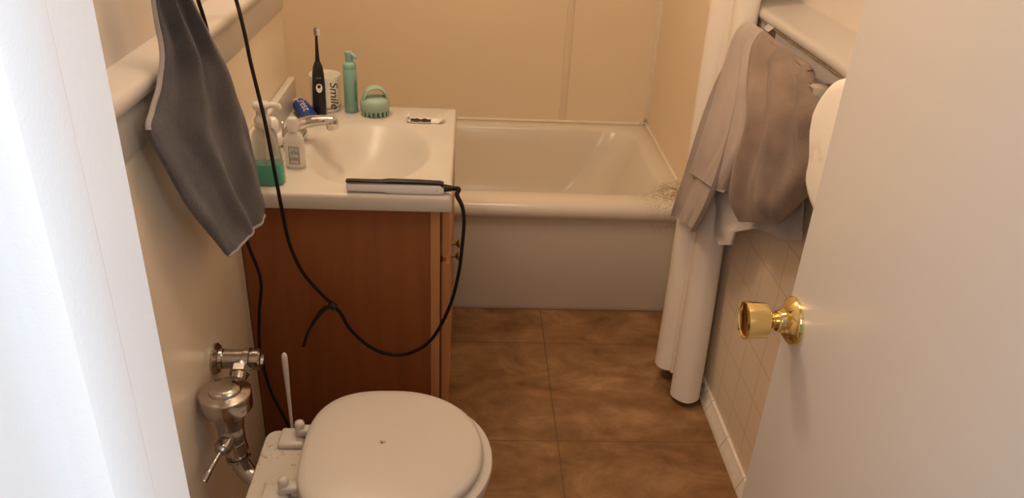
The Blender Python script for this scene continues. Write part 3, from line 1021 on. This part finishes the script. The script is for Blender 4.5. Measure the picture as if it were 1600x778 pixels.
bm = lat(hp, hd, [(0, .014), (.010, .0165), (.022, .0165), (.024, .013), (.030, .0115), (.031, .006)], 28)
obj('handle_socket', bm, M_chrome2, fv)
h2 = hp + hd * .088
h2.z -= .006
obj('handle', T([hp + hd * .028, hp + hd * .050 - Vector((0, 0, .001)), hp + hd * .07 - Vector((0, 0, .003)), h2], [.0045] * 8 + [.0050] * 8 + [.0058] * 8 + [.0062], 16), M_chrome2, fv)
E1 = [(VX, VY, .385), (VX + .004, VY - .002, .355), (VX + .008, VY - .004, .330), (VX + .020, VY - .010, .306), (VX + .042, VY - .020, .294), (VX + .068, VY - .030, .292)]
bm = T(E1, .0182, 22)
obj('outlet_elbow', bm, M_chrome2, fv)
bm = lat((VX + .003, VY - .002, .375), (.12, -.05, -1), [(0, .0185), (.001, .0225), (.024, .0235), (.026, .0195)], 32)
lathe(bm, (VX + .007, VY - .004, .341), (.14, -.06, -1), [(0, .0185), (.001, .0235), (.008, .0240), (.009, .0185)], 32)
lathe(bm, (VX + .044, VY - .021, .294), (1, -.45, -.06), [(0, .0182), (.001, .0215), (.012, .0225), (.013, .0185), (.026, .0185), (.027, .025), (.036, .025)], 32)
obj('coupling_nuts', bm, M_chrome2, fv)

# ------------------------------------------------------------------ toilet brush behind the toilet
bt = at(443, 551, 1, -.800)
tbx = bt.x + .001
tbr = thing('toilet_brush', 'white toilet brush handle sticking up between the toilet and the vanity', 'toilet brush', (tbx, -.80, 0))
hz = bt.z
obj('handle', lat((tbx, -.80, 0), (0, 0, 1), [(.03, .004), (.10, .0034), (.17, .0034), (hz - .12, .0046), (hz - .07, .0060), (hz - .035, .0068), (hz - .014, .0068), (hz - .006, .0058), (hz - .002, .0036), (hz, .001)], 22), M_white, tbr)
obj('holder', lat((tbx, -.80, 0), (0, 0, 1), [(0, .048), (.004, .05), (.09, .044), (.105, .040), (.108, .037), (.09, .036), (.01, .040)], 36), M_white, tbr)
obj('brush_head', lat((tbx, -.80, .012), (0, 0, 1), [(0, .01), (.004, .026), (.06, .028), (.075, .018), (.08, .006)], 28), M_white, tbr)

# ------------------------------------------------------------------ grey towel on the left wall
def X(px, py, x): return at(px, py, 0, x)
tg = thing('grey_towel', 'dark grey towel with a pale hem hanging on the left wall over the toilet', 'towel', (.06, -1.0, 1.38))
secs = [((226, -170), (244, -172), .042, .060), ((238, -60), (278, -62), .040, .072), ((247, 0), (304, 0), .040, .074), ((257, 50), (330, 50), .042, .076), ((261, 95), (354, 98), .044, .080), ((257, 138), (370, 140), .046, .086), ((248, 172), (384, 176), .046, .090),
        ((241, 203), (395, 216), .048, .094), ((266, 254), (405, 258), .056, .100), ((300, 316), (412, 295), .068, .104), ((334, 363), (417, 320), .080, .106), ((364, 399), (418, 336), .090, .106)]
G = cloth([(X(*a, xa), X(*b, xb)) for a, b, xa, xb in secs], 56, 6, [(.16, .12, -.010, .10), (.36, .10, .012, .12), (.60, .12, -.009, .06), (.82, .10, .008, .02)], rough=.003, seed=3, roll=.006)
tsign = 1
c = G[len(G) // 2][28]
if c[1].x < 0: tsign = -1
obj('cloth', sheet(G, .007, tsign), M_towg, tg)
nv = len(G)
bm = bmesh.new()
tube(bm, [surf(G, j, 0, tsign, -.003) for j in range(0, 7 * 6 + 1)], .0042, 8)
obj('hem', bm, M_hem, tg)
bm = bmesh.new()
tube(bm, [surf(G, nv - 1, i, tsign, -.003) for i in range(57)], .0045, 8)
obj('hem', bm, M_hem, tg)
hk = (G[0][20][0] + G[0][36][0]) / 2
hook = thing('towel_hook', 'chrome hook on the left wall carrying the grey towel, above the picture', 'hook', (-.047, hk.y, hk.z))
obj('plate', lat((-.047, hk.y, hk.z + .01), (1, 0, 0), [(0, .022), (.004, .022), (.006, .018)], 28), M_chrome, hook)
obj('arm', T([(-.044, hk.y, hk.z + .01), (0, hk.y, hk.z + .004), (.045, hk.y, hk.z - .002), (.068, hk.y, hk.z + .02)], .006, 14), M_chrome, hook)

# ------------------------------------------------------------------ towel bar and towels on the right wall
BX, BZ, BY0, BY1 = 1.166, 1.044, -.842, -.412
TZ = 1.062
tbar = thing('towel_bar', 'chrome towel bar on the right wall holding the three towels', 'towel bar', (W, -.64, BZ))
obj('bar', B((BX - .007, BY0, BZ - .007), (BX + .007, BY1, BZ + .007), .002), M_chrome, tbar)
for y, secs_ in ((BY0, ((W - .001, .0165, 0), (BX - .016, .0155, 0), (BX - .0175, .0145, 0))), (BY1, ((W - .001, .027, .012), (W - .006, .027, .012), (W - .020, .016, .006), (BX - .010, .014, 0), (BX - .0115, .013, 0)))):
    bm = bmesh.new()
    loft(bm, [[Vector((x, y + s * a, BZ + dz + s * b)) for a, b in ((-1, -1), (1, -1), (1, 1), (-1, 1))] for x, s, dz in secs_])
    obj('bracket', bm, M_chrome, tbar, False)


def draped(front, back, folds, seed, thick, mats=None, roll=.010, nu=44, per=6):
    """a towel over the bar: back layer up from its hem, over the bar, down the front"""
    top = (Vector((BX + .004, front[0][0].y, TZ + .014)), Vector((BX + .004, front[0][1].y, TZ + .014)))
    G = cloth(back + [top] + front, nu, per, folds, rough=.003, seed=seed, roll=roll)
    jt = len(back) * per
    for j in range(len(G)):
        f = min(1, abs(j - jt) / (2.2 * per)) ** 1.3
        G[j] = [(p, n, d * f) for p, n, d in G[j]]
    c = G[-len(G) // 3][nu // 2]
    s = 1 if c[1].x < 0 else -1
    return G, s


ta = thing('bath_towel', 'taupe towel nearest the shower curtain on the right towel bar', 'towel', (BX, -.50, BZ), 'towels on the right bar')
frA = [(X(1168, 32, 1.158), X(1192, 52, 1.160)), (X(1150, 50, 1.136), X(1176, 74, 1.138)), (X(1130, 100, 1.120), X(1172, 115, 1.126)), (X(1106, 175, 1.106), X(1170, 190, 1.116)), (X(1088, 232, 1.096), X(1152, 245, 1.108)), (X(1074, 266, 1.090), X(1122, 298, 1.100))]
bkA = [(X(1060, 338, 1.104), X(1092, 363, 1.104)), (X(1072, 300, 1.106), X(1119, 314, 1.108)), (X(1100, 215, 1.122), X(1150, 220, 1.124)), (X(1135, 120, 1.150), X(1172, 130, 1.148)), (X(1166, 60, 1.176), X(1190, 90, 1.176))]
GA, sA = draped(frA, bkA, [(.18, .13, .009, -.05), (.45, .15, -.009, .04), (.72, .14, .007, .0)], 11, .008, roll=.014)
obj('cloth', sheet(GA, .009, sA), M_towa, ta)
bm = bmesh.new()
tube(bm, [surf(GA, len(GA) - 1, i, sA, -.004) for i in range(45)], .0050, 10)
obj('hem', bm, M_towa, ta)

tb_ = thing('bath_towel', 'brownish grey towel bunched thickly on the near half of the right towel bar', 'towel', (BX, -.68, BZ), 'towels on the right bar')
frB = [(X(1184, 48, 1.158), X(1268, 106, 1.166)), (X(1168, 74, 1.128), X(1262, 132, 1.140)), (X(1161, 130, 1.104), X(1259, 165, 1.122)), (X(1160, 195, 1.092), X(1252, 208, 1.116)), (X(1141, 250, 1.086), X(1248, 246, 1.112)), (X(1129, 284, 1.086), X(1240, 278, 1.110)), (X(1130, 300, 1.090), X(1234, 296, 1.110))]
bkB = [(X(1150, 250, 1.178), X(1236, 262, 1.178)), (X(1165, 180, 1.184), X(1246, 200, 1.184)), (X(1185, 90, 1.184), X(1262, 130, 1.184))]
GB, sB = draped(frB, bkB, [(.16, .10, .010, -.05), (.34, .08, -.010, -.02), (.54, .12, .012, .05), (.76, .09, -.009, .05)], 23, .009, roll=.030, nu=56)
nB = len(GB)
for j in range(nB):
    v = max(0, (j / (nB - 1) - .62) / .38)
    for i in range(57):
        u = i / 56
        p, n, d = GB[j][i]
        sag = .078 * v ** 1.6 * min(1, 1.25 * (1 - abs(2 * (u * .92 + .08) - 1) ** 2.6))
        GB[j][i] = (p - Vector((0, 0, sag)) - n * sB * (.03 * v ** 4), n, d)
obj('cloth', sheet(GB, .010, sB), M_towb, tb_)

tc_ = thing('hand_towel', 'pale grey towel behind the brownish one, lower edge showing on the right bar', 'towel', (BX, -.64, BZ), 'towels on the right bar')
bk = [(X(1119, 292, 1.132), X(1252, 250, 1.192)), (X(1117, 330, 1.134), X(1252, 300, 1.194)), (X(1115, 362, 1.136), X(1249, 352, 1.196)), (X(1121, 376, 1.137), X(1246, 376, 1.196))]
upA, upB = at(1190, 90, 0, 1.199), at(1280, 140, 0, 1.199)
sec = [(Vector((BX + .008, -.52, BZ + .0085)), Vector((BX + .008, -.79, BZ + .0085))), (Vector((1.184, -.51, BZ - .03)), Vector((1.188, -.79, BZ - .03))), (X(1160, 190, 1.160), X(1258, 190, 1.190))] + bk
GC = cloth(sec, 44, 6, [(.18, .09, .012, 0), (.42, .10, -.010, 0), (.66, .07, .010, 0), (.86, .06, -.006, 0)], rough=.002, seed=31, roll=.003)
for j in range(len(GC)):
    GC[j] = [(p, n, d * min(1, j / 10)) for p, n, d in GC[j]]
sC = 1 if GC[-8][22][1].x < 0 else -1
for j in range(len(GC)):
    v = j / (len(GC) - 1)
    for i in range(45):
        u = i / 44
        p, n, d = GC[j][i]
        GC[j][i] = (p + Vector((0, 0, (.030 * math.sin(math.pi * min(1, u / .85)) ** 1 * (1 if u > .22 else 0) + (.0 if u > .22 else -.012)) * max(0, v - .75) * 4)), n, d)
obj('cloth', sheet(GC, .005, sC), M_towc, tc_)

# ------------------------------------------------------------------ big paper roll by the door edge
rc = Vector((1.134, -1.021, .994))
pr = thing('paper_roll', 'large white paper roll on the right wall, half hidden by the open door', 'paper roll', (W, rc.y, rc.z))
bm = bmesh.new()
RR = .128
lathe(bm, (rc.x, rc.y, rc.z), (1, 0, 0), [(0, .004), (.0, RR - .022), (.0025, RR - .010), (.009, RR - .002), (.016, RR), (.060, RR), (.064, RR - .003), (.066, RR - .012), (.066, .013)], 72, cap1=False)
blotch(M_paper, (rc.x - W, .055, -.03), .04, (.70, .62, .54), 30, .5, .7)
obj('paper', bm, M_paper, pr)
bm = lat((rc.x + .004, rc.y, rc.z), (1, 0, 0), [(0, .008), (.002, .012), (.066, .012), (.067, .045), (W - rc.x - .004, .046)], 32)
obj('spindle', bm, M_chrome, pr)

# ------------------------------------------------------------------ light
def area(name, loc, target, size, power, col, sy=None):
    l = bpy.data.lights.new(name, 'AREA')
    l.energy = power; l.color = col
    l.shape = 'RECTANGLE' if sy else 'DISK'
    l.size = size
    if sy: l.size_y = sy
    o = bpy.data.objects.new(name, l)
    COL.objects.link(o)
    o.location = loc
    o.rotation_euler = (Vector(target) - Vector(loc)).to_track_quat('-Z', 'Y').to_euler()
    return o


def bulb(name, loc, power, col, rad=.04):
    l = bpy.data.lights.new(name, 'POINT')
    l.energy = power; l.color = col; l.shadow_soft_size = rad
    o = bpy.data.objects.new(name, l)
    COL.objects.link(o); o.location = loc
    return o


WARM = (1, .765, .54)
for k, y in enumerate((-.52, -.40, -.28)):
    bulb('vanity_bulb', (.10, y, 2.02), 5.0, WARM, .045)
# daylight in the hall behind the camera, coming from the right
area('hall_daylight', (1.75, -2.75, 1.75), (.30, -2.05, 1.25), .7, 16, (.80, .90, 1.0), 1.2)
area('hall_fill', (.25, -2.95, 1.75), (.95, -1.75, 1.1), .6, 6, (1, .90, .84), .6)  # added soft fill from the hall side, brightens door and lid
# added unseen warm fill under the ceiling, stands in for bounced light
area('ceiling_fill', (.66, -1.15, 2.36), (.66, -1.10, 0), .45, 5.5, WARM)
wd = bpy.data.worlds.new('hall_ambient'); S.world = wd
wd.use_nodes = True
bg = wd.node_tree.nodes['Background']
bg.inputs['Color'].default_value = (.90, .92, 1, 1)
bg.inputs['Strength'].default_value = .22

S.view_settings.view_transform = 'Standard'
S.view_settings.look = 'None'
S.view_settings.gamma = 1
S.view_settings.use_curve_mapping = False
S.view_settings.exposure = .36
for o in list(bpy.data.objects):
    if '_org' in o: del o['_org']
